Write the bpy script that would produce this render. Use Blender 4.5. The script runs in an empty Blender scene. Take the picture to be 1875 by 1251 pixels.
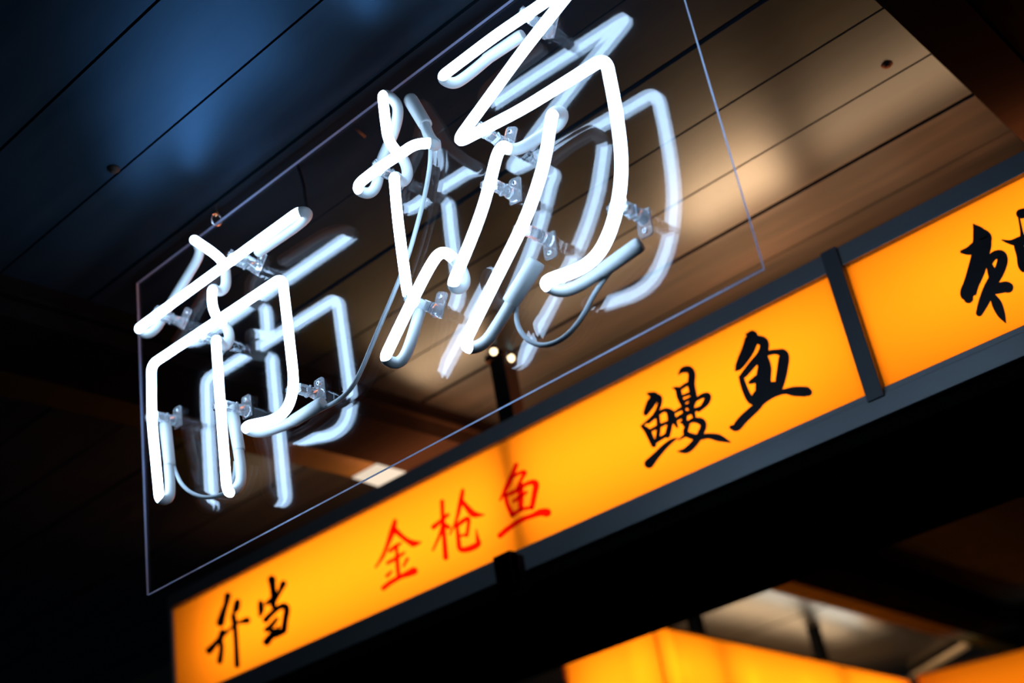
import bpy, bmesh, math, random
from mathutils import Vector, Matrix

random.seed(4)
S = bpy.context.scene
COL = S.collection
CAM_Z = 1.6                       # eye height above the floor

# ------------------------------------------------------------------ camera
F_PX, YAW, PITCH, ROLL = 2354.47, -0.645853, 0.473921, -0.182137
fw = Vector((math.sin(YAW) * math.cos(PITCH), math.cos(YAW) * math.cos(PITCH), math.sin(PITCH)))
r0 = Vector((math.cos(YAW), -math.sin(YAW), 0))
u0 = r0.cross(fw)
rt = r0 * math.cos(ROLL) + u0 * math.sin(ROLL)
up = -r0 * math.sin(ROLL) + u0 * math.cos(ROLL)
cam_d = bpy.data.cameras.new('camera')
cam = bpy.data.objects.new('camera', cam_d)
COL.objects.link(cam)
M = Matrix((rt, up, -fw)).transposed().to_4x4()
M.translation = (0, 0, CAM_Z)
cam.matrix_world = M
cam_d.sensor_width = 36
cam_d.lens = F_PX / 1875 * 36
cam_d.dof.use_dof = True
cam_d.dof.focus_distance = 1.54
cam_d.dof.aperture_fstop = 2.9
cam_d.clip_start = 0.02
S.camera = cam

# ------------------------------------------------------------------ world, exposure
w = bpy.data.worlds.new('night'); S.world = w; w.use_nodes = True
w.node_tree.nodes['Background'].inputs[0].default_value = (0.35, 0.55, 0.7, 1)
w.node_tree.nodes['Background'].inputs[1].default_value = 0.008
S.view_settings.view_transform = 'Standard'
S.view_settings.look = 'None'
S.view_settings.exposure = 0
S.view_settings.gamma = 1
S.view_settings.use_curve_mapping = False

WARM = (1.0, 0.245, 0.072)


def area(name, loc, size, size_y, power, color, direction):
    l = bpy.data.lights.new(name, 'AREA')
    l.shape = 'RECTANGLE'; l.size = size; l.size_y = size_y; l.energy = power; l.color = color
    o = bpy.data.objects.new(name, l); COL.objects.link(o)
    o.location = (loc[0], loc[1], loc[2] + CAM_Z)
    z = -Vector(direction).normalized()
    x = Vector((1, 0, 0)) if abs(z.x) < .9 else Vector((0, 1, 0))
    x = (x - z * x.dot(z)).normalized()
    o.rotation_euler = Matrix((x, z.cross(x), z)).transposed().to_euler()
    return o


BX = 1.70                         # plane of the yellow panels of the near light box
# lamps inside the near light box, behind its yellow plastic
area('backlight', (-1.455, 1.83, .81), 1.58, .15, 4.8, (1, 1, .95), (0, -1, 0))
area('backlight', (-0.16, 1.83, .81), .90, .15, 2.4, (1, 1, .95), (0, -1, 0))
# lamps on top of the near light box, shining on the ceiling
area('top_lamp', (-.83, 1.815, .945), 0.2, .09, 10.0, WARM, (0, -.15, 1))
area('top_lamp', (-.45, 1.815, .945), 0.42, .09, 5.6, WARM, (0, -.15, 1))
area('top_lamp', (-1.62, 1.815, .945), 0.42, .09, 9.0, WARM, (0, -.15, 1))
area('top_lamp', (-1.12, 1.815, .945), 0.4, .09, 4.0, WARM, (0, -.15, 1))
area('top_lamp', (-2.10, 1.815, .945), 0.4, .09, 1.0, WARM, (0, -.15, 1))

area('top_lamp', (-1.28, 1.99, .93), 1.4, .20, 3.4, WARM, (0, -.1, 1))  # broad lamp added behind the box so the ceiling glow fades slowly


def zc(z):
    return z + CAM_Z


# ------------------------------------------------------------------ pixel rays -> points of the place
def ray(x, y):
    d = fw * F_PX + rt * (x - 937.5) - up * (y - 625.5)
    return d / d.y


def onY(x, y, Y):
    d = ray(x, y) * Y
    return Vector((d.x, d.y, d.z + CAM_Z))


def onZ(x, y, Z):
    d = ray(x, y)
    d = d * (Z / d.z)
    return Vector((d.x, d.y, d.z + CAM_Z))


# ------------------------------------------------------------------ materials
def mat(name, color=(.5, .5, .5), rough=.5, metal=0, spec=.5, **kw):
    m = bpy.data.materials.new(name); m.use_nodes = True
    b = m.node_tree.nodes['Principled BSDF']
    b.inputs['Base Color'].default_value = (*color, 1)
    b.inputs['Roughness'].default_value = rough
    b.inputs['Metallic'].default_value = metal
    b.inputs['Specular IOR Level'].default_value = spec
    for k, v in kw.items():
        b.inputs[k.replace('_', ' ')].default_value = v
    return m


def nodes(m):
    return m.node_tree.nodes, m.node_tree.links, m.node_tree.nodes['Principled BSDF']


def emis(name, color, s):
    m = bpy.data.materials.new(name); m.use_nodes = True
    N, L = m.node_tree.nodes, m.node_tree.links
    N.remove(N['Principled BSDF'])
    e = N.new('ShaderNodeEmission'); e.inputs[0].default_value = (*color, 1); e.inputs[1].default_value = s
    L.new(e.outputs[0], N['Material Output'].inputs[0])
    return m


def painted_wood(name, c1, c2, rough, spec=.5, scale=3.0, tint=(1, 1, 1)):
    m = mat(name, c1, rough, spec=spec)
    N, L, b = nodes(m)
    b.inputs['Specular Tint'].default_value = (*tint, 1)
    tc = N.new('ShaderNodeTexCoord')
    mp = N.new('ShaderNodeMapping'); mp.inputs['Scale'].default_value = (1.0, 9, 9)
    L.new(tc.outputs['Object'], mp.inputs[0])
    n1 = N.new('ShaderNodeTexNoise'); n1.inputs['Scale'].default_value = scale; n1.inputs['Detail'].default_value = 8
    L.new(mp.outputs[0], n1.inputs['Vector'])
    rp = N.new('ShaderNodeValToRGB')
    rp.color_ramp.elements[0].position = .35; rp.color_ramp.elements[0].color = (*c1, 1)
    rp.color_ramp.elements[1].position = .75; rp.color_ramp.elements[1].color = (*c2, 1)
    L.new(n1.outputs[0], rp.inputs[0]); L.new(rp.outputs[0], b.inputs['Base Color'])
    # specks of dirt and chipped paint
    n2 = N.new('ShaderNodeTexNoise'); n2.inputs['Scale'].default_value = 38; n2.inputs['Detail'].default_value = 5
    L.new(tc.outputs['Object'], n2.inputs['Vector'])
    r2 = N.new('ShaderNodeValToRGB')
    r2.color_ramp.elements[0].position = .66; r2.color_ramp.elements[1].position = .72
    L.new(n2.outputs[0], r2.inputs[0])
    mr = N.new('ShaderNodeMapRange'); mr.inputs['To Min'].default_value = rough; mr.inputs['To Max'].default_value = min(1, rough + .35)
    L.new(r2.outputs[0], mr.inputs['Value']); L.new(mr.outputs[0], b.inputs['Roughness'])
    ad = N.new('ShaderNodeMath'); ad.operation = 'MULTIPLY_ADD'
    L.new(n1.outputs[0], ad.inputs[0]); ad.inputs[1].default_value = .25; L.new(r2.outputs[0], ad.inputs[2])
    bp = N.new('ShaderNodeBump'); bp.inputs['Strength'].default_value = .09; bp.inputs['Distance'].default_value = .001
    L.new(ad.outputs[0], bp.inputs['Height']); L.new(bp.outputs[0], b.inputs['Normal'])
    return m


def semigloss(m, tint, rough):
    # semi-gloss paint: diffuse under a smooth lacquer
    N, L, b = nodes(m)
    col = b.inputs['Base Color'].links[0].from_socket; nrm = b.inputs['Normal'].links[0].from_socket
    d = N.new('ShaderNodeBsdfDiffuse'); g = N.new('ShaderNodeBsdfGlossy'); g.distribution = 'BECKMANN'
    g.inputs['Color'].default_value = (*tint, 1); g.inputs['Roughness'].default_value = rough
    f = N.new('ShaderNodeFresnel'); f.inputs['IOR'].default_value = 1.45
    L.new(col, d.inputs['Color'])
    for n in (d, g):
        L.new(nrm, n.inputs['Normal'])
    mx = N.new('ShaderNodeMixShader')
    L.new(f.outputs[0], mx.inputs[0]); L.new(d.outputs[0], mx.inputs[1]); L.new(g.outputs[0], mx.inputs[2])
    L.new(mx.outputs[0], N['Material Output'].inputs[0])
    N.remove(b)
    return m


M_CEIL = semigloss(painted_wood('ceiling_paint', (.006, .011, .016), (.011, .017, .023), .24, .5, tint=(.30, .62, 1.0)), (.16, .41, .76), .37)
M_CEIL_FAR = semigloss(painted_wood('far_ceiling_warmed', (.030, .022, .015), (.042, .032, .022), .3), (1, 1, 1), .36)  # far copy of the ceiling, coloured brown and untinted so its light looks warm
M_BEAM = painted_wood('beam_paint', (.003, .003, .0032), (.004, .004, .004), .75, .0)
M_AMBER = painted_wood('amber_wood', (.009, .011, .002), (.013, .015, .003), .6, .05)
M_BATTEN = painted_wood('pale_wood', (.72, .56, .36), (.78, .62, .42), .5, .3)
M_DARK = mat('gap_black', (.004, .004, .004), .9, spec=.1)
M_LIT = emis('neon_glow', (.46, .69, 1.0), 17)
M_GLASS_OFF = mat('coated_glass', (.55, .58, .6), .3)
M_COAT = mat('white_blockout_paint', (.33, .335, .325), .38, spec=.4)
M_CAP = mat('white_silicone', (.33, .335, .325), .5, spec=.35)
M_WIRE = mat('pale_grey_cable', (.34, .37, .38), .4, spec=.4)
M_CORD = mat('black_cable', (.006, .008, .010), .6, spec=.15)
M_STEEL = mat('steel', (.6, .6, .62), .22, 1)
M_BRASS = mat('brass', (.8, .58, .28), .25, 1)
M_FRAME = mat('dark_aluminium', (.15, .155, .15), .42, .35, spec=.5)
M_BOXIN = mat('light_box_body', (.30, .30, .29), .7, spec=.2)
M_INK = mat('black_vinyl', (.006, .006, .007), .5, spec=.25)
M_BLACK = mat('black_metal', (.004, .004, .0045), .6, spec=.06)

# clear plastic of the tube supports
M_CLEAR = mat('clear_plastic', (.95, .98, 1.0), .06, spec=.7, Transmission_Weight=.90, IOR=1.45)


def acrylic():
    m = bpy.data.materials.new('clear_acrylic'); m.use_nodes = True
    N, L = m.node_tree.nodes, m.node_tree.links
    N.remove(N['Principled BSDF'])
    g = N.new('ShaderNodeNewGeometry')
    ior = N.new('ShaderNodeMapRange'); ior.inputs['To Min'].default_value = 1.49; ior.inputs['To Max'].default_value = 1 / 1.49
    L.new(g.outputs['Backfacing'], ior.inputs['Value'])
    fr = N.new('ShaderNodeFresnel'); L.new(ior.outputs[0], fr.inputs['IOR'])
    t = N.new('ShaderNodeBsdfTransparent'); t.inputs[0].default_value = (.97, .98, .985, 1)
    gl = N.new('ShaderNodeBsdfGlossy'); gl.inputs['Roughness'].default_value = .075
    mx = N.new('ShaderNodeMixShader')
    L.new(fr.outputs[0], mx.inputs[0]); L.new(t.outputs[0], mx.inputs[1]); L.new(gl.outputs[0], mx.inputs[2])
    L.new(mx.outputs[0], N['Material Output'].inputs[0])
    return m


def sawn_edge():
    # sawn, frosted rim of the acrylic sheet: scatters the light that travels in the sheet
    m = bpy.data.materials.new('frosted_acrylic_edge'); m.use_nodes = True
    N, L = m.node_tree.nodes, m.node_tree.links
    N.remove(N['Principled BSDF'])
    tr = N.new('ShaderNodeBsdfTranslucent'); tr.inputs[0].default_value = (.55, .74, 1.0, 1)
    df = N.new('ShaderNodeBsdfDiffuse'); df.inputs[0].default_value = (.50, .68, 1.0, 1)
    tc = N.new('ShaderNodeTexCoord'); n = N.new('ShaderNodeTexNoise'); n.inputs['Scale'].default_value = 160
    L.new(tc.outputs['Object'], n.inputs['Vector'])
    bp = N.new('ShaderNodeBump'); bp.inputs['Distance'].default_value = .002
    L.new(n.outputs[0], bp.inputs['Height'])
    L.new(bp.outputs[0], df.inputs['Normal']); L.new(bp.outputs[0], tr.inputs['Normal'])
    mx = N.new('ShaderNodeMixShader'); mx.inputs[0].default_value = .35
    L.new(tr.outputs[0], mx.inputs[1]); L.new(df.outputs[0], mx.inputs[2])
    L.new(mx.outputs[0], N['Material Output'].inputs[0])
    return m


def backlit(name, color):
    m = bpy.data.materials.new(name); m.use_nodes = True
    N, L = m.node_tree.nodes, m.node_tree.links
    N.remove(N['Principled BSDF'])
    tr = N.new('ShaderNodeBsdfTranslucent'); tr.inputs[0].default_value = (*color, 1)
    df = N.new('ShaderNodeBsdfDiffuse'); df.inputs[0].default_value = (color[0] * .5, color[1] * .5, color[2] * .5, 1)
    mx = N.new('ShaderNodeMixShader'); mx.inputs[0].default_value = .12
    L.new(tr.outputs[0], mx.inputs[1]); L.new(df.outputs[0], mx.inputs[2])
    L.new(mx.outputs[0], N['Material Output'].inputs[0])
    return m


def film(name, color):
    m = bpy.data.materials.new(name); m.use_nodes = True
    N, L = m.node_tree.nodes, m.node_tree.links
    N.remove(N['Principled BSDF'])
    t = N.new('ShaderNodeBsdfTransparent'); t.inputs[0].default_value = (*color, 1)
    d = N.new('ShaderNodeBsdfDiffuse'); d.inputs[0].default_value = (.5, .01, .005, 1)
    mx = N.new('ShaderNodeMixShader'); mx.inputs[0].default_value = .08
    L.new(t.outputs[0], mx.inputs[1]); L.new(d.outputs[0], mx.inputs[2])
    L.new(mx.outputs[0], N['Material Output'].inputs[0])
    return m


M_ACRYL = acrylic()
M_EDGE = sawn_edge()
M_YELLOW = backlit('yellow_backlit_plastic', (.97, .450, .062))
M_RED = film('red_vinyl', (.68, .016, .02))
M_SPOT = emis('warm_spot_glow', (1.0, .74, .42), 5)
M_LED = emis('warm_led_panel', (1.0, .80, .60), 1.0)


# ------------------------------------------------------------------ object helpers
def obj(name, bm, material, parent=None, smooth=False):
    bmesh.ops.recalc_face_normals(bm, faces=bm.faces[:])
    me = bpy.data.meshes.new(name); bm.to_mesh(me); bm.free()
    for mm in (material if isinstance(material, (list, tuple)) else [material]):
        me.materials.append(mm)
    if smooth:
        for p in me.polygons:
            p.use_smooth = True
    o = bpy.data.objects.new(name, me); COL.objects.link(o)
    if parent:
        o.parent = parent
    return o


def thing(name, label, cat, loc=(0, 0, 0), group=None):
    o = bpy.data.objects.new(name, None); COL.objects.link(o)
    o.location = loc; o['label'] = label; o['category'] = cat
    if group:
        o['group'] = group
    return o


def tag(o, label, cat, group=None):
    o['label'] = label; o['category'] = cat
    if group:
        o['group'] = group
    return o


def struct(o, label=None):
    o['kind'] = 'structure'
    if label:
        o['label'] = label
    return o


def keep(o, parent):
    """parent o (built in world space) keeping its place"""
    o.parent = parent
    o.matrix_parent_inverse = Matrix.Translation(-Vector(parent.location))
    return o


def sub(o, part):
    """a sub-part under a part; the part's own world matrix is the identity"""
    o.parent = part
    return o


def box(bm, lo, hi, bev=0, mi=0):
    lo, hi = Vector(lo), Vector(hi)
    v = [bm.verts.new((x, y, z)) for x in (lo.x, hi.x) for y in (lo.y, hi.y) for z in (lo.z, hi.z)]
    fs = [bm.faces.new([v[i] for i in f]) for f in ((0, 1, 3, 2), (4, 6, 7, 5), (0, 4, 5, 1), (2, 3, 7, 6), (0, 2, 6, 4), (1, 5, 7, 3))]
    for f in fs:
        f.material_index = mi
    if bev:
        es = {e for f in fs for e in f.edges}
        bmesh.ops.bevel(bm, geom=list(es), offset=bev, segments=2, affect='EDGES', profile=.6)
    return bm


def wbox(bm, x0, x1, y0, y1, z0, z1, bev=0):
    return box(bm, (x0, y0, z0 + CAM_Z), (x1, y1, z1 + CAM_Z), bev)


def hexa(bm, a, b, c, d, off):
    """slab: quad abcd extruded by off"""
    off = Vector(off)
    q = [bm.verts.new(p) for p in (a, b, c, d)]
    q2 = [bm.verts.new(Vector(p) + off) for p in (a, b, c, d)]
    bm.faces.new(q); bm.faces.new(q2[::-1])
    for i in range(4):
        j = (i + 1) % 4
        bm.faces.new((q[i], q[j], q2[j], q2[i]))
    return bm


def smooth_path(pts, rad):
    """polyline with rounded corners; pts = Vectors, rad = list of corner radii. Returns points and index of source segment"""
    out = [(pts[0], 0)]
    n = len(pts)
    for i in range(1, n - 1):
        a, b, c = pts[i - 1], pts[i], pts[i + 1]
        la, lc = (a - b).length, (c - b).length
        ta = min(rad[i], .5 * la); tc_ = min(rad[i], .5 * lc)
        p0 = b + (a - b) * (ta / la); p2 = b + (c - b) * (tc_ / lc)
        for k in range(9):
            t = k / 8
            q = p0 * (1 - t) ** 2 + b * 2 * t * (1 - t) + p2 * t * t
            out.append((q, i - 1 + t * .999 if t < .5 else i - 1 + t * .999))
    out.append((pts[-1], n - 1))
    res = [out[0]]
    for q in out[1:]:
        if (q[0] - res[-1][0]).length > 2e-4:
            res.append(q)
    return res


def sweep(bm, P, R, seg=14, caps=True, mi=None):
    """tube along the points P with radius R (number or list). mi = material index per span"""
    n = len(P)
    R = R if isinstance(R, (list, tuple)) else [R] * n
    T = []
    for i in range(n):
        t = (P[min(i + 1, n - 1)] - P[max(i - 1, 0)]).normalized()
        T.append(t)
    ref = Vector((0, 0, 1)) if abs(T[0].z) < .9 else Vector((1, 0, 0))
    nrm = (ref - T[0] * ref.dot(T[0])).normalized()
    rings = []
    for i in range(n):
        nrm = (nrm - T[i] * nrm.dot(T[i])).normalized()
        b = T[i].cross(nrm)
        rings.append([bm.verts.new(P[i] + (nrm * math.cos(2 * math.pi * k / seg) + b * math.sin(2 * math.pi * k / seg)) * R[i]) for k in range(seg)])
    for i in range(n - 1):
        for k in range(seg):
            f = bm.faces.new((rings[i][k], rings[i][(k + 1) % seg], rings[i + 1][(k + 1) % seg], rings[i + 1][k]))
            f.smooth = True
            if mi:
                f.material_index = mi[i]
    if caps:
        for ring, m_ in ((rings[0], 0), (rings[-1], -1)):
            f = bm.faces.new(ring)
            if mi:
                f.material_index = mi[m_]
    return bm


def round_ends(P, r):
    """extra points + radii that give a swept rod round ends"""
    t0 = (P[0] - P[1]).normalized(); t1 = (P[-1] - P[-2]).normalized()
    a, ra, b, rb = [], [], [], []
    for k in (88, 70, 50, 30, 12):
        s, c = math.sin(math.radians(k)), math.cos(math.radians(k))
        a.append(P[0] + t0 * r * s); ra.append(r * c)
        b.append(P[-1] + t1 * r * s); rb.append(r * c)
    return a + list(P) + b[::-1], ra + [r] * len(P) + rb[::-1]


# ================================================================== THE SETTING
ZC = 1.10                         # ceiling height above the eye
GAP = .0058
joints = [round(.6955 + .1497 * k, 4) for k in range(-8, 46)]

# the wider gaps between planks
wide = {joints[8 + 4]: .009, joints[8 + 5]: .0075, joints[8 + 7]: .0105}


def planks(bm, xa, xb, y0, y1, dz=0):
    js = [j for j in joints if y0 <= j <= y1]
    gap = {j: wide.get(j, GAP * random.uniform(.4, 1.0)) * .5 for j in js}
    for i in range(len(js) - 1):
        g0, g1 = gap[js[i]], gap[js[i + 1]]
        z = ZC + dz + random.uniform(-.0012, .0012)
        v = []
        tl = random.uniform(-.0012, .0012)
        x0, x1 = xa, xb
        lo = [(x0, js[i] + g0, z), (x1, js[i] + g0 + tl * .3, z), (x1, js[i + 1] - g1, z + tl), (x0, js[i + 1] - g1, z + tl)]
        hexa(bm, *[(p[0], p[1], p[2] + CAM_Z) for p in lo], (0, 0, .018))


bm = bmesh.new()
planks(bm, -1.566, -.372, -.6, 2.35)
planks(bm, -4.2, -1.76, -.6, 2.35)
fy = len(bm.faces)
planks(bm, -4.2, -1.76, 2.2, 7.4)
bm.faces.ensure_lookup_table()
for f in bm.faces[fy:]:
    f.material_index = 2
# boarding that the planks are nailed to
fz = len(bm.faces)
wbox(bm, -4.2, .6, -.6, 7.4, ZC + .0185, ZC + .05)
bm.faces.ensure_lookup_table()
for f in bm.faces[fz:]:
    f.material_index = 1
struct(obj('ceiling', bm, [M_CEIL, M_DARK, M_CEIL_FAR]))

bm = bmesh.new(); planks(bm, -1.566, -.372, 2.2, 7.4)
struct(obj('trim_7', bm, mat('dimmed_ceiling_boards', (.040, .050, .045), .8, spec=.05)))  # far ceiling planks, dimness put into a dark matte colour
# dark beam left of the neon sign, running away from the viewer, with an amber board along its far edge
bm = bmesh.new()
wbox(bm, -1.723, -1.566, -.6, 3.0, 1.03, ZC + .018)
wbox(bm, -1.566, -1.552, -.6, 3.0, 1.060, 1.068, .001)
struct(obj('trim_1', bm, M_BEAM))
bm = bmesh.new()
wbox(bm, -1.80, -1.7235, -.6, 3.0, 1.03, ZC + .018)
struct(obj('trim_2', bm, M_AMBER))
# dark beam at the right end of the planks, three stepped strips
bm = bmesh.new()
wbox(bm, -.348, -.271, -.6, 7.4, 1.03, ZC + .018)
wbox(bm, -.270, -.237, -.6, 7.4, 1.045, ZC + .018)
wbox(bm, -.236, .5, -.6, 7.4, 1.03, ZC + .018)
struct(obj('trim_3', bm, M_BEAM))

# black soffit under and behind the near light box
bm = bmesh.new()
wbox(bm, -2.36, .6, 1.700, 2.235, .640, .661)
struct(obj('trim_4', bm, M_BEAM))

# beam of the bay behind: black with an amber board, slightly turned
a0, a1 = onZ(1400, 1052, 1.03), onZ(1790, 1165, 1.03)
b0, b1 = onZ(1372, 1071, 1.03), onZ(1765, 1178, 1.03)
dirv = (a1 - a0).normalized()
a0, b0 = a0 - dirv * .6, b0 - dirv * .6
a1, b1 = a1 + dirv * 1.2, b1 + dirv * 1.2
bm = bmesh.new(); hexa(bm, b0, a0, a1, b1, (0, 0, .085)); struct(obj('trim_5', bm, painted_wood('ochre_board', (.060, .048, .006), (.08, .062, .010), .6, .1)))
nx = Vector((.155, 0, 0))
bm = bmesh.new(); hexa(bm, a0 + Vector((.001, 0, 0)), a0 + nx, a1 + nx, a1 + Vector((.001, 0, 0)), (0, 0, .085)); struct(obj('trim_6', bm, M_BEAM))

# ================================================================== NEON SIGN
YP, YT = 1.0, .955
R_T = .0065
ZT, ZB, XL, XR = 1.0712, .5755, -1.4430, -.4466
sign = thing('neon_sign', 'white neon sign of two large Chinese characters on a clear hanging acrylic sheet', 'neon sign',
             ((XL + XR) / 2, YP, zc(ZB)))
bm = bmesh.new()
wbox(bm, XL, XR, YP, YP + .004, ZB, ZT)
bm.normal_update()
for f in bm.faces:
    f.material_index = 0 if abs(f.normal.y) > .5 else 1
keep(obj('acrylic_panel', bm, [M_ACRYL, M_EDGE]), sign)


def tube(path, cap0=None, cap1=None, rdef=.022):
    """path: list of (x, y, k, 'L' or 'P'[, corner radius]); k = depth behind the front plane in units of 21 mm.
    the letter tells whether the glass from this point on is bare (lit) or coated."""
    pts = [onY(p[0], p[1], YT + p[2] * .021) for p in path]
    rad = [p[4] if len(p) > 4 else rdef for p in path]
    n = len(pts)
    # walk the path, remember which part of it is bare
    P, state = [pts[0]], [path[0][3]]
    for i in range(1, n - 1):
        a, b, c = pts[i - 1], pts[i], pts[i + 1]
        la, lc = (a - b).length, (c - b).length
        ta, tc_ = min(rad[i], .5 * la), min(rad[i], .5 * lc)
        p0 = b + (a - b) * (ta / la); p2 = b + (c - b) * (tc_ / lc)
        for k in range(9):
            t = k / 8
            q = p0 * (1 - t) ** 2 + b * 2 * t * (1 - t) + p2 * t * t
            st = path[i - 1][3] if t < .5 else path[i][3]
            if (q - P[-1]).length > 4e-4:
                P.append(q); state.append(st)
            elif t >= .5:
                state[-1] = st
    P.append(pts[-1]); state.append(path[-1][3])
    mi = [0 if s == 'L' else 1 for s in state]
    bm = bmesh.new()
    sweep(bm, P, R_T, 16, True, mi[:-1])
    t = keep(obj('neon_tube', bm, [M_LIT, M_GLASS_OFF]), sign)
    # opaque coats on the return bends
    i = 0
    while i < len(P) - 1:
        if mi[i] == 1:
            j = i
            while j < len(P) - 1 and mi[j] == 1:
                j += 1
            if j - i >= 1:
                seg = P[i:j + 1]
                b2 = bmesh.new(); sweep(b2, seg, R_T + .0005, 16, False)
                # close the coat's rim against the glass
                c = sub(obj('paint_coat', b2, M_COAT), t)
                c['label'] = 'white block-out paint on the return bend'
            i = j
        else:
            i += 1
    for cp in (cap0, cap1):
        if cp:
            (x0, y0, k0), (x1, y1, k1), rr = cp
            A, B = onY(x0, y0, YT + k0 * .021), onY(x1, y1, YT + k1 * .021)
            L = (B - A)
            prof = [(0, .86), (.02, .98), (.05, 1.0), (.5, 1.03), (.9, 1.05), (.965, 1.0), (1, .86)]
            b2 = bmesh.new(); sweep(b2, [A + L * s for s, _ in prof], [rr * q for _, q in prof], 18)
            c = sub(obj('electrode_cap', b2, M_CAP), t)
            c['label'] = 'white rubber electrode cap'
    return t


CAPR = .0080
# left character: roof stroke, dot, short stroke and centre stem (one tube)
tube([(512, 436, 1.2, 'P'), (551, 409, 1.2, 'P'), (567, 391, .7, 'P'), (549, 386, 0.0, 'L', .012), (262, 595, 0, 'L', .010), (252, 603, .35, 'P'), (268, 614, 1, 'P'), (287, 602, 1.2, 'P'), (304, 570, 1.2, 'P'),
      (368, 465, 1.2, 'P'), (362, 446, .9, 'P', .012), (354, 438, .2, 'L', .008), (392, 464, 0.0, 'L'), (409, 480, .8, 'P'), (414, 502, 1.2, 'P'), (414, 527, 1.2, 'P'),
      (400, 536, .9, 'P', .012), (388, 526, 0.05, 'L', .012), (388, 560, 0, 'L', .03), (398, 584, .2, 'L', .02), (408, 594, 1.0, 'P'), (418, 604, 1.3, 'P'), (421, 622, 1.3, 'P'),
      (410, 638, 1.1, 'P', .012), (395, 618, .0, 'L', .01), (402, 720, 0, 'L'), (415, 893, 0, 'L', .008), (421, 905, .4, 'P', .01), (440, 889, 1.2, 'P'), (442, 862, 1.2, 'P'), (436, 822, 1.2, 'P')],
     ((520, 430, 1.2), (471, 463, 1.2), .0072), ((438, 826, 1.2), (424, 748, 1.3), CAPR))
# left character: frame stroke with its hook
tube([(309, 852, 1.2, 'P'), (312, 890, 1.2, 'P'), (311, 914, .9, 'P', .012), (292, 917, .2, 'L', .008), (278, 770, 0, 'L'), (277, 668, 0, 'L', .014), (517, 508, 0, 'L', .014), (532, 640, 0, 'L', .03), (540, 715, 0, 'L', .05),
      (518, 766, 0, 'L', .05), (455, 779, 0, 'L', .008), (449, 785, .4, 'P', .008), (474, 794, 1.1, 'P'), (510, 784, 1.3, 'P'), (540, 770, 1.4, 'P')],
     ((311, 853, 1.2), (302, 774, 1.3), CAPR), ((536, 772, 1.4), (592, 737, 1.6), CAPR))
# right character: left radical and the long sweeping stroke (one tube)
tube([(777, 226, 1.6, 'P'), (786, 252, 1.4, 'P'), (800, 268, 1.0, 'P', .012), (788, 262, .1, 'L', .008), (759, 264, 0, 'L', .03), (735, 281, 0, 'L', .03), (690, 310, 0, 'L'), (657, 336, 0, 'L', .008), (655, 349, .4, 'P', .01), (677, 356, 1.1, 'P'), (691, 340, 1.2, 'P'),
      (695, 300, 1.2, 'P'), (721, 245, 1.2, 'P'), (731, 203, 1.2, 'P'), (722, 182, .9, 'P', .012), (700, 171, .1, 'L', .008), (706, 225, 0, 'L', .03), (711, 258, 0, 'L', .03), (728, 280, .7, 'P', .02), (742, 296, 1.3, 'P'), (748, 322, 1.3, 'P'),
      (736, 336, 1.1, 'P', .012), (721, 320, 0.0, 'L', .010), (728, 400, 0, 'L'), (741, 500, 0, 'L', .03), (747, 543, .5, 'P', .02), (758, 560, 1.2, 'P', .012), (774, 555, 1.3, 'P', .012), (766, 580, 1.2, 'P'), (746, 648, 1.1, 'P'), (728, 668, .9, 'P', .012),
      (703, 658, .05, 'L', .008), (738, 585, 0, 'L'), (786, 488, 0, 'L', .03), (808, 458, .05, 'L', .022), (832, 473, .8, 'P', .02), (850, 503, 1.3, 'P'), (851, 522, 1.1, 'P', .012), (838, 530, .6, 'P', .012),
      (828, 522, 0, 'L', .008), (879, 400, 0, 'L', .04), (901, 320, 0, 'L', .03), (910, 282, 0, 'L', .02), (921, 266, .05, 'L', .008), (930, 274, .7, 'P', .012), (955, 273, 1.2, 'P', .02), (1000, 243, 1.3, 'P'), (1027, 226, 1.3, 'P'),
      (1031, 205, .9, 'P', .012), (1011, 206, 0.0, 'L', .008), (1003, 262, 0, 'L', .04), (994, 310, 0, 'L', .04), (964, 400, 0, 'L', .05), (912, 503, 0, 'L', .05), (852, 624, 0, 'L', .008), (858, 640, .5, 'P', .01), (888, 630, 1.1, 'P'), (910, 598, 1.3, 'P'), (938, 552, 1.3, 'P')],
     ((780, 230, 1.6), (750, 180, 1.7), .0088), ((934, 556, 1.35), (984, 478, 1.5), .0100))
# right character: folded top stroke and outer hook
tube([(897, 104, 1.3, 'P'), (851, 143, 1.3, 'P'), (829, 155, .9, 'P', .014), (806, 142, .1, 'L', .01), (905, 67, 0, 'L'), (1064, -41, 0, 'L', .020), (960, 90, 0, 'L'), (832, 265, 0, 'L', .020), (960, 198, 0, 'L'), (1109, 105, 0, 'L', .016), (1131, 215, 0, 'L', .05),
      (1141, 320, 0, 'L', .05), (1122, 420, 0, 'L', .05), (1084, 486, 0, 'L', .05), (1001, 514, 0, 'L', .008), (1000, 524, .5, 'P', .01), (1030, 536, 1.1, 'P', .02), (1064, 522, 1.4, 'P', .03), (1108, 493, 1.5, 'P')],
     ((888, 110, 1.3), (958, 63, 1.4), .0072), ((1100, 498, 1.5), (1174, 446, 1.8), CAPR))


# lead wires between the electrode caps
def wire(name, pts, r, m, parent=sign, rdef=.05):
    P = [p for p, _ in smooth_path(pts, [rdef] * len(pts))]
    bm = bmesh.new(); sweep(bm, P, r, 10)
    o = obj(name, bm, m)
    return keep(o, parent) if parent else o


def pk(l):
    return [onY(x, y, YT + k * .021) for x, y, k in l]


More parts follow.
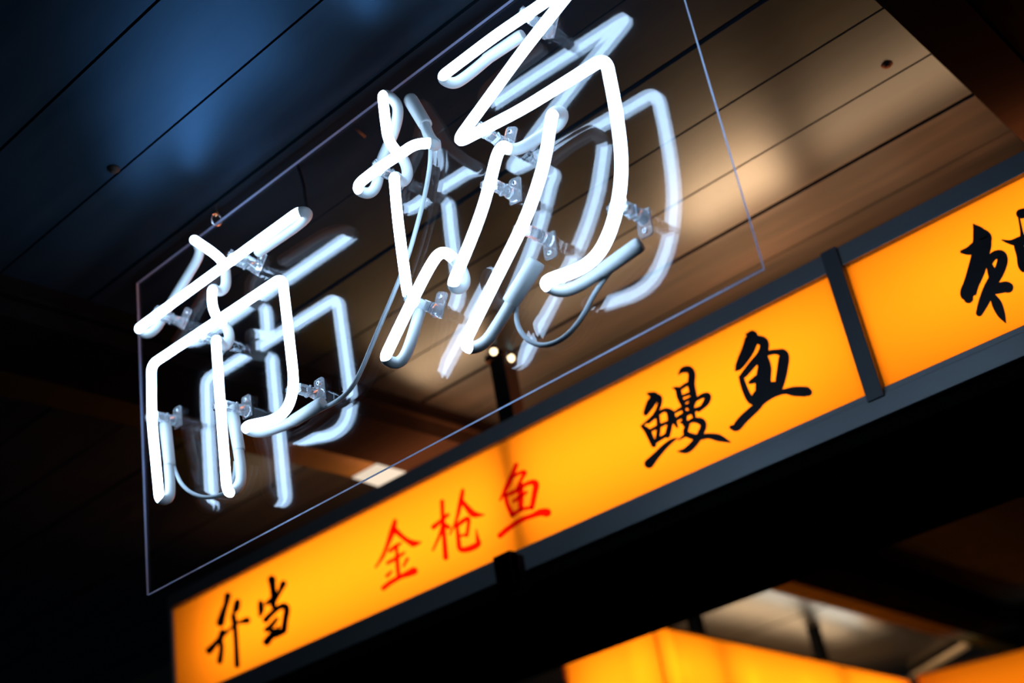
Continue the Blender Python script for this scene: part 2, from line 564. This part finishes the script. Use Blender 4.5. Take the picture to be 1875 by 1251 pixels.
wire('lead_wire', pk([(313, 835, 1.35), (320, 862, 1.5), (335, 893, 1.5), (365, 911, 1.5), (395, 911, 1.5), (420, 898, 1.6), (430, 870, 1.6), (431, 845, 1.5)]), .0027, M_WIRE)
wire('lead_wire', pk([(560, 763, 1.75), (592, 748, 1.8), (622, 733, 1.8), (652, 703, 1.8), (690, 610, 1.8), (722, 535, 1.8), (747, 472, 1.8), (768, 398, 1.8), (781, 345, 1.8), (790, 285, 1.8), (786, 240, 1.75), (778, 215, 1.8)]), .0029, M_WIRE, rdef=.09)
wire('lead_wire', pk([(948, 548, 1.5), (945, 570, 1.6), (947, 597, 1.6), (965, 624, 1.6), (995, 636, 1.6), (1035, 620, 1.7), (1068, 580, 1.8), (1084, 545, 1.8), (1104, 514, 1.8), (1122, 492, 1.75)]), .0029, M_WIRE)


# clear plastic tube supports
def support(tx, ty, ang, foot):
    """tx, ty = pixel of the tube held; ang = direction of the tube in the picture plane XZ (degrees); foot = direction of the foot plate"""
    c = onY(tx, ty, YT)
    ca, sa = math.cos(math.radians(ang)), math.sin(math.radians(ang))
    ax = Vector((ca, 0, sa)); nr = Vector((-sa, 0, ca)); yy = Vector((0, 1, 0))
    R3 = Matrix((ax, yy, nr)).transposed().to_4x4()
    bm = bmesh.new()
    # saddle ring around the back of the tube
    seg = 14
    ri, ro, hw = R_T + .0004, R_T + .0022, .0032
    prev = None
    for k in range(seg + 1):
        t = math.radians(-28 + (236) * k / seg)
        cy, cz = math.sin(t), math.cos(t)
        ring = [bm.verts.new((s * hw, q * cy, q * cz)) for s in (-1, 1) for q in (ri, ro)]
        if prev:
            for i, j in ((0, 1), (1, 3), (3, 2), (2, 0)):
                bm.faces.new((prev[i], prev[j], ring[j], ring[i]))
        else:
            bm.faces.new((ring[0], ring[1], ring[3], ring[2]))
        prev = ring
    bm.faces.new((prev[2], prev[3], prev[1], prev[0]))
    # square lug at the tip of the saddle
    for a_, b_ in (((-.0035, -.001, R_T + .001), (.0035, .003, R_T + .0025)), ((-.0035, -.001, R_T + .0062), (.0035, .003, R_T + .0076)),
                   ((-.0035, -.001, R_T + .001), (-.0021, .003, R_T + .0076)), ((.0021, -.001, R_T + .001), (.0035, .003, R_T + .0076))):
        box(bm, a_, b_)
    # neck, collar, stem
    D = YP - YT
    box(bm, (-.0056, R_T + .0012, -.0050), (.0056, D * .55, .0050), .001)
    box(bm, (-.0066, D * .50, -.0060), (.0066, D * .56, .0060), .0008)
    sweep(bm, [Vector((0, y, 0)) for y in (D * .55, D * .62, D * .85, D - .0022)], [.0054, .0066, .0080, .0088], 12)
    for v in bm.verts:
        v.co = R3 @ v.co
    # foot plate on the sheet
    fa = math.radians(foot)
    fx = Vector((math.cos(fa), 0, math.sin(fa))); fn = Vector((-fx.z, 0, fx.x))
    b2 = []
    pr = [(-.009, -.0085), (.020, -.0085), (.0225, -.006), (.0225, .006), (.020, .0085), (-.009, .0085)]
    lo = [bm.verts.new(fx * a + fn * b + yy * (D - .0028)) for a, b in pr]
    hi = [bm.verts.new(fx * a + fn * b + yy * (D - .0004)) for a, b in pr]
    bm.faces.new(lo); bm.faces.new(hi[::-1])
    for i in range(len(pr)):
        j = (i + 1) % len(pr)
        bm.faces.new((lo[i], hi[i], hi[j], lo[j]))
    bmesh.ops.translate(bm, verts=bm.verts[:], vec=c)
    o = keep(obj('tube_support', bm, M_CLEAR), sign)
    # screw in the foot
    b3 = bmesh.new()
    p0 = c + fx * .0160 + yy * (D - .0028)
    sweep(b3, [p0 - yy * .0016, p0 - yy * .0012, p0, p0 + yy * .004], [.0016, .0028, .003, .0016], 12)
    sub(obj('screw', b3, M_STEEL), o)
    return o


for a in ((288, 576, 8, 45), (424, 474, 8, 45), (366, 615, 8, 200), (277, 760, 92, 90), (403, 740, 90, 90), (537, 709, 90, 90), (691, 309, 14, 200),
          (884, 241, 14, 60), (897, 335, 70, 80), (958, 418, 65, 265), (1132, 374, 85, 265), (754, 550, 48, 60), (962, 28, 14, 60)):
    support(*a)

# ring through the top edge and its hook in the ceiling
rc = onY(396, 402, YP + .0025)
bm = bmesh.new()
rr = .0085
pp = [rc + Vector((0, math.cos(t), math.sin(t))) * rr + Vector((math.sin(t) * .003, 0, 0)) for t in [2 * math.pi * k / 24 for k in range(25)]]
sweep(bm, pp, .0014, 8, False)
keep(obj('hanging_ring', bm, M_STEEL, smooth=True), sign)
hk = bmesh.new()
hp = [Vector((rc.x, rc.y, zc(ZC))), Vector((rc.x, rc.y, rc.z + rr + .012)), Vector((rc.x + .004, rc.y, rc.z + rr + .004)), Vector((rc.x, rc.y, rc.z + rr - .0035)), Vector((rc.x - .005, rc.y, rc.z + rr + .002))]
sweep(hk, [p for p, _ in smooth_path(hp, [.01] * 5)], .0014, 8)
tag(obj('ceiling_hook', hk, M_BRASS, smooth=True), 'small metal hook in the dark ceiling above the ring of the neon sign', 'hook')

# black supply cord looping from the ceiling behind the sheet
cp = [onY(x, y, Y) for x, y, Y in ((566, 398, 1.012), (560, 372, 1.02), (556, 335, 1.03), (545, 302, 1.035), (538, 270, 1.035), (546, 238, 1.03), (570, 219, 1.03), (605, 215, 1.03), (640, 224, 1.03))]
cp += [onZ(668, 250, 1.0995)]
o = wire('power_cord', cp, .0026, M_CORD, None, .06)
tag(o, 'black power cord looping behind the top edge of the clear acrylic sheet', 'cord')


# ================================================================== LIGHT BOXES
def stroke(bm, pts, conv, sc, normal, off, bold):
    """brush stroke of changing width as a thin slab; pts in picture pixels with widths in pixels"""
    # Catmull-Rom through the points
    n = len(pts); Q = []
    for i in range(n - 1):
        p0, p1, p2, p3 = pts[max(i - 1, 0)], pts[i], pts[i + 1], pts[min(i + 2, n - 1)]
        for k in range(6):
            t = k / 6
            Q.append([.5 * (2 * p1[j] + (p2[j] - p0[j]) * t + (2 * p0[j] - 5 * p1[j] + 4 * p2[j] - p3[j]) * t * t + (3 * p1[j] - p0[j] - 3 * p2[j] + p3[j]) * t ** 3) for j in range(3)])
    Q.append(list(pts[-1]))
    left, right = [], []
    m = len(Q)
    for i in range(m):
        a, b = Q[max(i - 1, 0)], Q[min(i + 1, m - 1)]
        dx, dy = b[0] - a[0], b[1] - a[1]
        L = math.hypot(dx, dy) or 1
        h = max(Q[i][2], 2) * .5 * bold
        left.append((Q[i][0] - dy / L * h, Q[i][1] + dx / L * h))
        right.append((Q[i][0] + dy / L * h, Q[i][1] - dx / L * h))

    def arc(c, frm, sgn):
        a0 = math.atan2(frm[1] - c[1], frm[0] - c[0]); rr_ = math.hypot(frm[0] - c[0], frm[1] - c[1])
        return [(c[0] + rr_ * math.cos(a0 + sgn * math.pi * k / 6), c[1] + rr_ * math.sin(a0 + sgn * math.pi * k / 6)) for k in range(1, 6)]
    quads = [(left[i], left[i + 1], right[i + 1], right[i]) for i in range(m - 1)]
    polys = quads
    e1 = [left[-1]] + arc(Q[-1], left[-1], -1) + [right[-1]]
    e0 = [right[0]] + arc(Q[0], right[0], -1) + [left[0]]
    for poly in polys + [e1, e0]:
        F = [conv(*q) + normal * off for q in poly]
        v = [bm.verts.new(p) for p in F]
        try:
            bm.faces.new(v)
        except ValueError:
            pass


def character(name, strokes, crop, conv, normal, material, parent, bold=1.25):
    ox, oy, sc = crop
    bm = bmesh.new()
    for si, s in enumerate(strokes):
        stroke(bm, [(ox + x * sc, oy + y * sc, w_ * sc) for x, y, w_ in s], conv, sc, normal, .0008 + si * .00004, bold)
    bmesh.ops.remove_doubles(bm, verts=bm.verts[:], dist=1e-6)
    # turn every face to the viewer's side
    bm.normal_update()
    for f in bm.faces:
        if f.normal.dot(normal) < 0:
            f.normal_flip()
    me = bpy.data.meshes.new(name); bm.to_mesh(me); bm.free(); me.materials.append(material)
    o = bpy.data.objects.new(name, me); COL.objects.link(o)
    sub(o, parent)
    return o


near = thing('sign_light_box', 'long yellow backlit light box with black and red Chinese writing behind the neon sign', 'light box', (-1.0, 1.75, zc(.66)))
# body: back, bottom, ends
bm = bmesh.new()
wbox(bm, -2.352, .3, 1.86, 1.87, .668, .925)
wbox(bm, -2.352, .3, 1.705, 1.87, .668, .676)
wbox(bm, -2.362, -2.352, 1.695, 1.87, .668, .94)
wbox(bm, .3, .31, 1.695, 1.87, .668, .94)
wbox(bm, -2.352, .3, 1.712, 1.87, .925, .935)
keep(obj('body', bm, M_BOXIN), near)
# frame bars in front of the plastic
bm = bmesh.new(); wbox(bm, -2.358, -.651, 1.688, 1.712, .911, .943, .001); wbox(bm, -.628, .3, 1.688, 1.712, .911, .943, .001)
keep(obj('top_rail', bm, M_FRAME), near)
bm = bmesh.new()
wbox(bm, -2.358, .3, 1.692, 1.712, .694, .7045, .001)
wbox(bm, -2.358, .3, 1.688, 1.712, .662, .6945, .001)
keep(obj('bottom_rail', bm, M_FRAME), near)
bm = bmesh.new(); wbox(bm, -.6555, -.6285, 1.684, 1.712, .690, .945, .001)
keep(obj('divider', bm, mat('divider_metal', (.05, .052, .054), .5, .2)), near)
NRM = Vector((0, -1, 0))
bm = bmesh.new(); wbox(bm, -2.352, -.651, BX, BX + .003, .69, .925); pl = keep(obj('backlit_panel', bm, M_YELLOW), near)
bm = bmesh.new(); wbox(bm, -.632, .3, BX, BX + .003, .69, .925); pr_ = keep(obj('backlit_panel', bm, M_YELLOW), near)
# hanging pole with ceiling flange, running down through the box; clamp at the lower rail
bm = bmesh.new()
wbox(bm, -1.361, -1.325, 1.722, 1.758, .668, ZC - .004, .002)
pole = keep(obj('hanging_pole', bm, M_BLACK), near)
bm = bmesh.new(); wbox(bm, -1.366, -1.320, 1.717, 1.763, ZC - .010, ZC - .001, .001)
sub(obj('ceiling_flange', bm, M_BLACK), pole)
bm = bmesh.new(); wbox(bm, -1.372, -1.332, 1.652, 1.70, .628, .690, .002); wbox(bm, -1.372, -1.332, 1.652, 1.672, .628, .694, .002)
keep(obj('clamp', bm, M_BLACK), near)


def near_conv(x, y):
    return onY(x, y, BX)


BEN = [[(530, 385, 46), (508, 480, 36), (484, 550, 44), (455, 655, 54)], [(625, 450, 44), (608, 520, 46), (575, 560, 12)], [(585, 590, 40), (600, 700, 36), (612, 860, 34), (622, 1075, 38)],
       [(345, 930, 48), (400, 870, 38), (455, 800, 30), (500, 765, 24), (560, 705, 18), (600, 665, 18), (660, 645, 26), (720, 630, 46)], [(478, 745, 42), (455, 820, 40), (468, 900, 34), (450, 1035, 40)]]
DANG = [[(965, 225, 56), (975, 300, 44), (985, 400, 44), (978, 490, 36)], [(1080, 265, 44), (1040, 350, 30), (1000, 425, 30)], [(1000, 390, 30), (940, 445, 34), (905, 470, 20)], [(855, 455, 36), (860, 520, 44), (850, 580, 24)],
        [(905, 625, 42), (960, 565, 36), (1040, 500, 36), (1095, 490, 44), (1115, 530, 44), (1100, 620, 40), (1085, 725, 44)], [(912, 725, 34), (965, 680, 36), (1015, 615, 26)], [(965, 740, 36), (1020, 720, 24), (1030, 690, 16)],
        [(915, 845, 50), (960, 790, 46), (1020, 760, 50), (1080, 735, 44)]]
JIN = [[(330, 600, 28), (310, 680, 42), (270, 790, 28), (230, 890, 24), (170, 980, 12)], [(325, 670, 40), (390, 730, 32), (445, 768, 36), (485, 785, 44), (545, 773, 8)], [(290, 845, 26), (335, 808, 28), (378, 782, 16)],
       [(268, 945, 22), (330, 910, 26), (405, 860, 18)], [(345, 825, 22), (350, 940, 28), (360, 1060, 28)], [(265, 1050, 24), (300, 1015, 18)], [(400, 970, 16), (432, 910, 22)],
       [(235, 1150, 32), (300, 1100, 32), (380, 1055, 32), (430, 1035, 42), (485, 1010, 52)]]
QIANG = [[(645, 650, 34), (700, 605, 28), (762, 548, 24)], [(715, 440, 28), (720, 560, 28), (730, 700, 30), (745, 900, 36)], [(720, 640, 26), (690, 730, 20), (640, 840, 14)], [(725, 620, 24), (768, 652, 30)],
         [(885, 350, 24), (868, 440, 32), (830, 600, 20), (778, 710, 12)], [(872, 430, 30), (920, 490, 36), (975, 545, 44), (1060, 550, 8)], [(830, 645, 28), (880, 605, 30), (930, 580, 28), (930, 640, 24), (918, 720, 24)], [(865, 722, 18), (918, 712, 20)],
         [(840, 655, 24), (850, 760, 30), (865, 830, 34), (930, 830, 40), (1008, 792, 40), (1005, 740, 24), (995, 670, 8)]]
YU_RED = [[(1322, 140, 28), (1290, 220, 32), (1250, 310, 34), (1190, 430, 14)], [(1285, 245, 22), (1345, 210, 22), (1392, 202, 28), (1362, 262, 22), (1330, 335, 22)], [(1235, 390, 30), (1248, 460, 28), (1290, 550, 34)],
          [(1240, 388, 24), (1330, 350, 30), (1410, 295, 26), (1480, 292, 42), (1472, 380, 36), (1450, 490, 32)], [(1290, 550, 30), (1370, 505, 24), (1450, 490, 24)], [(1360, 300, 30), (1358, 390, 42), (1360, 505, 32)], [(1300, 440, 20), (1350, 405, 28), (1405, 365, 20)],
          [(1190, 720, 36), (1260, 660, 34), (1370, 590, 32), (1450, 560, 32), (1520, 532, 46), (1572, 532, 58)]]
MAN = [[(200, 632, 22), (250, 650, 50), (215, 710, 55), (178, 780, 34)], [(250, 655, 44), (285, 665, 36), (280, 725, 28), (240, 800, 24), (150, 875, 14)], [(150, 880, 20), (195, 920, 40), (240, 1022, 34)],
       [(200, 850, 22), (270, 790, 24), (320, 757, 26), (362, 775, 42), (366, 850, 36), (345, 950, 36)], [(272, 800, 26), (278, 900, 28), (265, 990, 28)], [(215, 912, 22), (280, 880, 26), (345, 850, 22)], [(235, 1005, 30), (290, 975, 26), (345, 940, 26)],
       [(205, 1165, 60), (250, 1115, 46), (320, 1040, 36), (380, 990, 26), (425, 970, 6)], [(428, 485, 8), (462, 452, 36), (510, 448, 46), (532, 485, 46), (528, 560, 46), (545, 660, 44), (522, 730, 44)],
       [(385, 588, 8), (425, 600, 36), (440, 660, 36), (468, 720, 34)], [(435, 598, 24), (490, 562, 26), (525, 550, 24)], [(450, 655, 20), (530, 625, 24)], [(462, 698, 24), (545, 655, 22)],
       [(385, 785, 12), (440, 752, 24), (500, 722, 24), (560, 680, 24), (615, 648, 32), (655, 650, 42), (640, 700, 40), (585, 760, 22)], [(375, 770, 34), (395, 830, 36), (420, 885, 16)], [(405, 832, 22), (470, 795, 32), (540, 762, 30), (592, 740, 22)],
       [(470, 740, 24), (478, 800, 30), (470, 845, 34), (440, 850, 10)], [(530, 700, 24), (548, 800, 28)], [(475, 870, 22), (540, 835, 30), (600, 842, 44), (622, 875, 40), (600, 935, 40), (560, 1000, 42), (495, 1062, 40), (425, 1072, 8)],
       [(505, 860, 26), (488, 935, 36), (580, 965, 36), (660, 955, 34), (740, 970, 44), (825, 1002, 10)], [(430, 985, 8), (490, 945, 26)]]
YU = [[(955, 180, 26), (990, 195, 80), (962, 290, 80), (920, 370, 66), (885, 430, 44), (868, 450, 18)], [(1005, 212, 50), (1072, 232, 60), (1085, 272, 58), (1060, 335, 56), (1000, 400, 48), (935, 478, 42), (905, 505, 28)],
      [(908, 505, 34), (930, 580, 40), (968, 665, 44), (1000, 695, 40)], [(1060, 345, 44), (1110, 322, 34), (1180, 312, 34), (1232, 335, 64), (1225, 430, 68), (1205, 540, 60), (1192, 590, 40)], [(1072, 350, 66), (1086, 430, 86), (1080, 500, 92), (1075, 590, 96)],
      [(975, 545, 24), (1010, 528, 40), (1065, 490, 44)], [(985, 690, 40), (1060, 640, 92), (1130, 592, 80), (1198, 572, 56)], [(832, 888, 26), (872, 885, 54), (930, 820, 56), (1020, 738, 52), (1070, 690, 42), (1150, 640, 38), (1240, 615, 34), (1310, 614, 58), (1400, 616, 62), (1420, 620, 50)],
      [(1275, 590, 8), (1300, 604, 40)], [(1000, 690, 30), (1040, 722, 46)]]
CI = [[(452, 342, 14), (490, 400, 80), (515, 470, 115), (505, 560, 108), (475, 680, 108), (435, 790, 96), (408, 870, 98), (412, 905, 60)], [(520, 425, 80), (545, 448, 76), (525, 500, 60)], [(362, 548, 24), (420, 540, 56), (490, 505, 84)],
      [(565, 640, 40), (605, 580, 52), (660, 574, 60), (672, 620, 66), (645, 700, 66), (605, 765, 70), (575, 830, 78), (530, 930, 66), (495, 1015, 44)], [(575, 660, 44), (600, 730, 60)], [(620, 832, 66), (690, 818, 68), (715, 822, 66)],
      [(600, 890, 40), (630, 950, 62), (665, 1030, 48), (697, 1090, 8)]]
DAO = [[(668, 458, 8), (730, 475, 28), (790, 472, 56), (850, 455, 60), (900, 440, 20)], [(812, 258, 60), (860, 250, 60)], [(796, 280, 14), (815, 380, 18), (826, 450, 34)], [(795, 500, 60), (820, 580, 66), (830, 650, 66), (850, 670, 50), (890, 560, 40)]]
for nm, st, crop, mt, par in (('character', BEN, (320, 1020, .18465), M_INK, pl), ('character', DANG, (320, 1020, .18465), M_INK, pl), ('character', JIN, (650, 820, .2238), M_RED, pl),
                              ('character', QIANG, (650, 820, .2238), M_RED, pl), ('character', YU_RED, (650, 820, .2238), M_RED, pl), ('character', MAN, (1140, 570, .2398), M_INK, pl), ('character', YU, (1140, 570, .2398), M_INK, pl),
                              ('character', CI, (1675, 330, .2398), M_INK, pr_), ('character', DAO, (1675, 330, .2398), M_INK, pr_)):
    o = character(nm, st, crop, near_conv, NRM, mt, par, 1.55 if crop[0] == 320 else 1.28)
    o['label'] = 'red written character' if mt is M_RED else 'black brush-written character'

# unidentified bright spots either side of the pole, built as glowing balls
for x, y, s in ((904, 644, .0066), (935, 656, .0072)):
    c = onZ(x, y, ZC - .012)
    bm = bmesh.new(); bmesh.ops.create_uvsphere(bm, u_segments=16, v_segments=10, radius=s)
    bmesh.ops.translate(bm, verts=bm.verts[:], vec=c)
    t = thing('ceiling_spot', 'small bright warm spot at the ceiling, just %s of the black pole' % ('left' if x < 920 else 'right'), 'light bulb', (c.x, c.y, c.z), 'bright spots beside the hanging pole')
    keep(obj('ball', bm, M_SPOT, smooth=True), t)
    bm = bmesh.new(); sweep(bm, [Vector((c.x, c.y, c.z + s * .6)), Vector((c.x, c.y, zc(ZC)))], [s * .7, s * .8], 14)
    keep(obj('stub', bm, M_BLACK), t)

# warm light panel let into the beam on the left
q = [onZ(x, y, 1.029) for x, y in ((645, 875), (690, 850), (752, 868), (706, 896))]
led = thing('ceiling_light', 'square warm white light panel seen through the lower edge of the acrylic sheet', 'ceiling light', sum(q, Vector()) / 4)
bm = bmesh.new(); hexa(bm, *q, (0, 0, .003)); keep(obj('diffuser', bm, M_LED), led)
ce = sum(q, Vector()) / 4
bm = bmesh.new(); hexa(bm, *[ce + (p - ce) * 1.06 + Vector((0, 0, .0032)) for p in q], (0, 0, .010)); keep(obj('housing', bm, M_BLACK), led)


# far light boxes -----------------------------------------------------------
FZ, FH = .935, .27
C0 = (-2.080, 3.188); CE = (-2.215, 5.19); CL = (-2.405, 3.155)
far = thing('sign_light_box', 'blurred yellow light box without writing, with a corner, low in the picture', 'light box', (C0[0], C0[1], zc(FZ - FH)))
far2 = thing('sign_light_box', 'blurred amber light box at the bottom right, beyond the pale slanting batten', 'light box', (-1.95, 5.2, zc(FZ - FH)))


def facebox(parent, P, Q, inset=(.002, .002)):
    P = Vector((P[0], P[1], 0)); Q = Vector((Q[0], Q[1], 0))
    d = (Q - P).normalized(); n = Vector((d.y, -d.x, 0))

    def slab(p, q_, o0, o1, za, zb):
        b = bmesh.new()
        za, zb = Vector((0, 0, zc(za))), Vector((0, 0, zc(zb)))
        hexa(b, p - n * o0 + za, q_ - n * o0 + za, q_ - n * o0 + zb, p - n * o0 + zb, -n * (o1 - o0))
        return b
    keep(obj('backlit_panel', slab(P, Q, 0, .003, FZ - FH, FZ - .004), M_YELLOW), parent)
    b = slab(P + d * inset[0], Q - d * inset[1], .13, .14, FZ - FH, FZ - .01)
    keep(obj('back_board', b, M_BOXIN), parent)
    b = slab(P, Q, -.004, .012, FZ - .004, FZ + .004)
    keep(obj('top_rail', b, M_FRAME), parent)
    b = slab(P, Q, -.004, .012, FZ - FH - .03, FZ - FH)
    keep(obj('bottom_rail', b, M_FRAME), parent)
    return P, Q, d, n


# long side (runs away), seen from its right; direction chosen so that its face looks towards the viewer
P, Q, d, n = facebox(far, C0, CE, (.15, .002))
for s, ln in ((.40, 0), (1.34, 0)):
    c = P + d * s - n * .068
    b = bmesh.new(); wbox(b, c.x - .02, c.x + .02, c.y - .02, c.y + .02, FZ - FH, ZC, .002)
    keep(obj('hanging_pole', b, M_BLACK), far)
P2, Q2, d2, n2 = facebox(far, CL, C0, (.002, .16))
P3, Q3, d3, n3 = facebox(far2, (-2.16, 5.15), (-1.25, 5.42))


def lamp_face(P, Q, d, n, s0, s1, power, back=.11, col=(1, 1, .85)):
    c = P + d * ((s0 + s1) / 2) - n * back
    o = area('backlight', (c.x, c.y, FZ - FH / 2), s1 - s0, FH * .8, power, col, n)
    # long side along the box
    z = -n; x = d
    o.rotation_euler = Matrix((x, z.cross(x), z)).transposed().to_euler()
    return o


lamp_face(P, Q, d, n, .05, 1.95, 6.3)
lamp_face(P2, Q2, d2, n2, .03, .30, 1.0)
b = bmesh.new(); wbox(b, CL[0] - .004, CL[0] + .004, CL[1] - .004, CL[1] + .14, FZ - FH, FZ); keep(obj('end_plate', b, M_YELLOW), far)
lamp_face(P3, Q3, d3, n3, .03, .88, 1.0)
for s in (.13, .58, 1.0):
    c = P + d * s - n * .05
    l = bpy.data.lights.new('backlight_tube', 'POINT'); l.energy = .10; l.shadow_soft_size = .02; l.color = (1, .9, .65)
    o = bpy.data.objects.new('backlight_tube', l); COL.objects.link(o); o.location = (c.x, c.y, zc(FZ - .12))
# lamp of the stall behind, shining on its ceiling
o = area('stall_lamp', (-2.43, 4.65, .78), .30, 1.5, 9, (1, .66, .36), (0, 0, 1))
# pale batten hanging under the ceiling behind
q = [onZ(1668, 1241, 1.06), onZ(1771, 1180, 1.06), onZ(1777, 1184, 1.06), onZ(1677, 1247, 1.06)]
bm = bmesh.new(); hexa(bm, *q, (0, 0, .015))
tag(obj('wooden_batten', bm, M_BATTEN), 'pale blurred wooden batten slanting under the ceiling at the bottom right', 'batten')

# bolts in the ceiling planks
for x, y, lab in ((1624, 118, 'rusty bolt head in the brown ceiling plank at the upper right'), (208, 310, 'dark bolt head at the end of a plank joint in the blue-lit ceiling')):
    c = onZ(x, y, ZC)
    bm = bmesh.new()
    sweep(bm, [c + Vector((0, 0, z)) for z in (.002, -.001, -.002, -.0045, -.0052)], [.0085, .0085, .0050, .0046, .002], 12)
    tag(obj('bolt', bm, mat('rusty_iron', (.018, .013, .010), .8, spec=.1), smooth=False), lab, 'bolt')
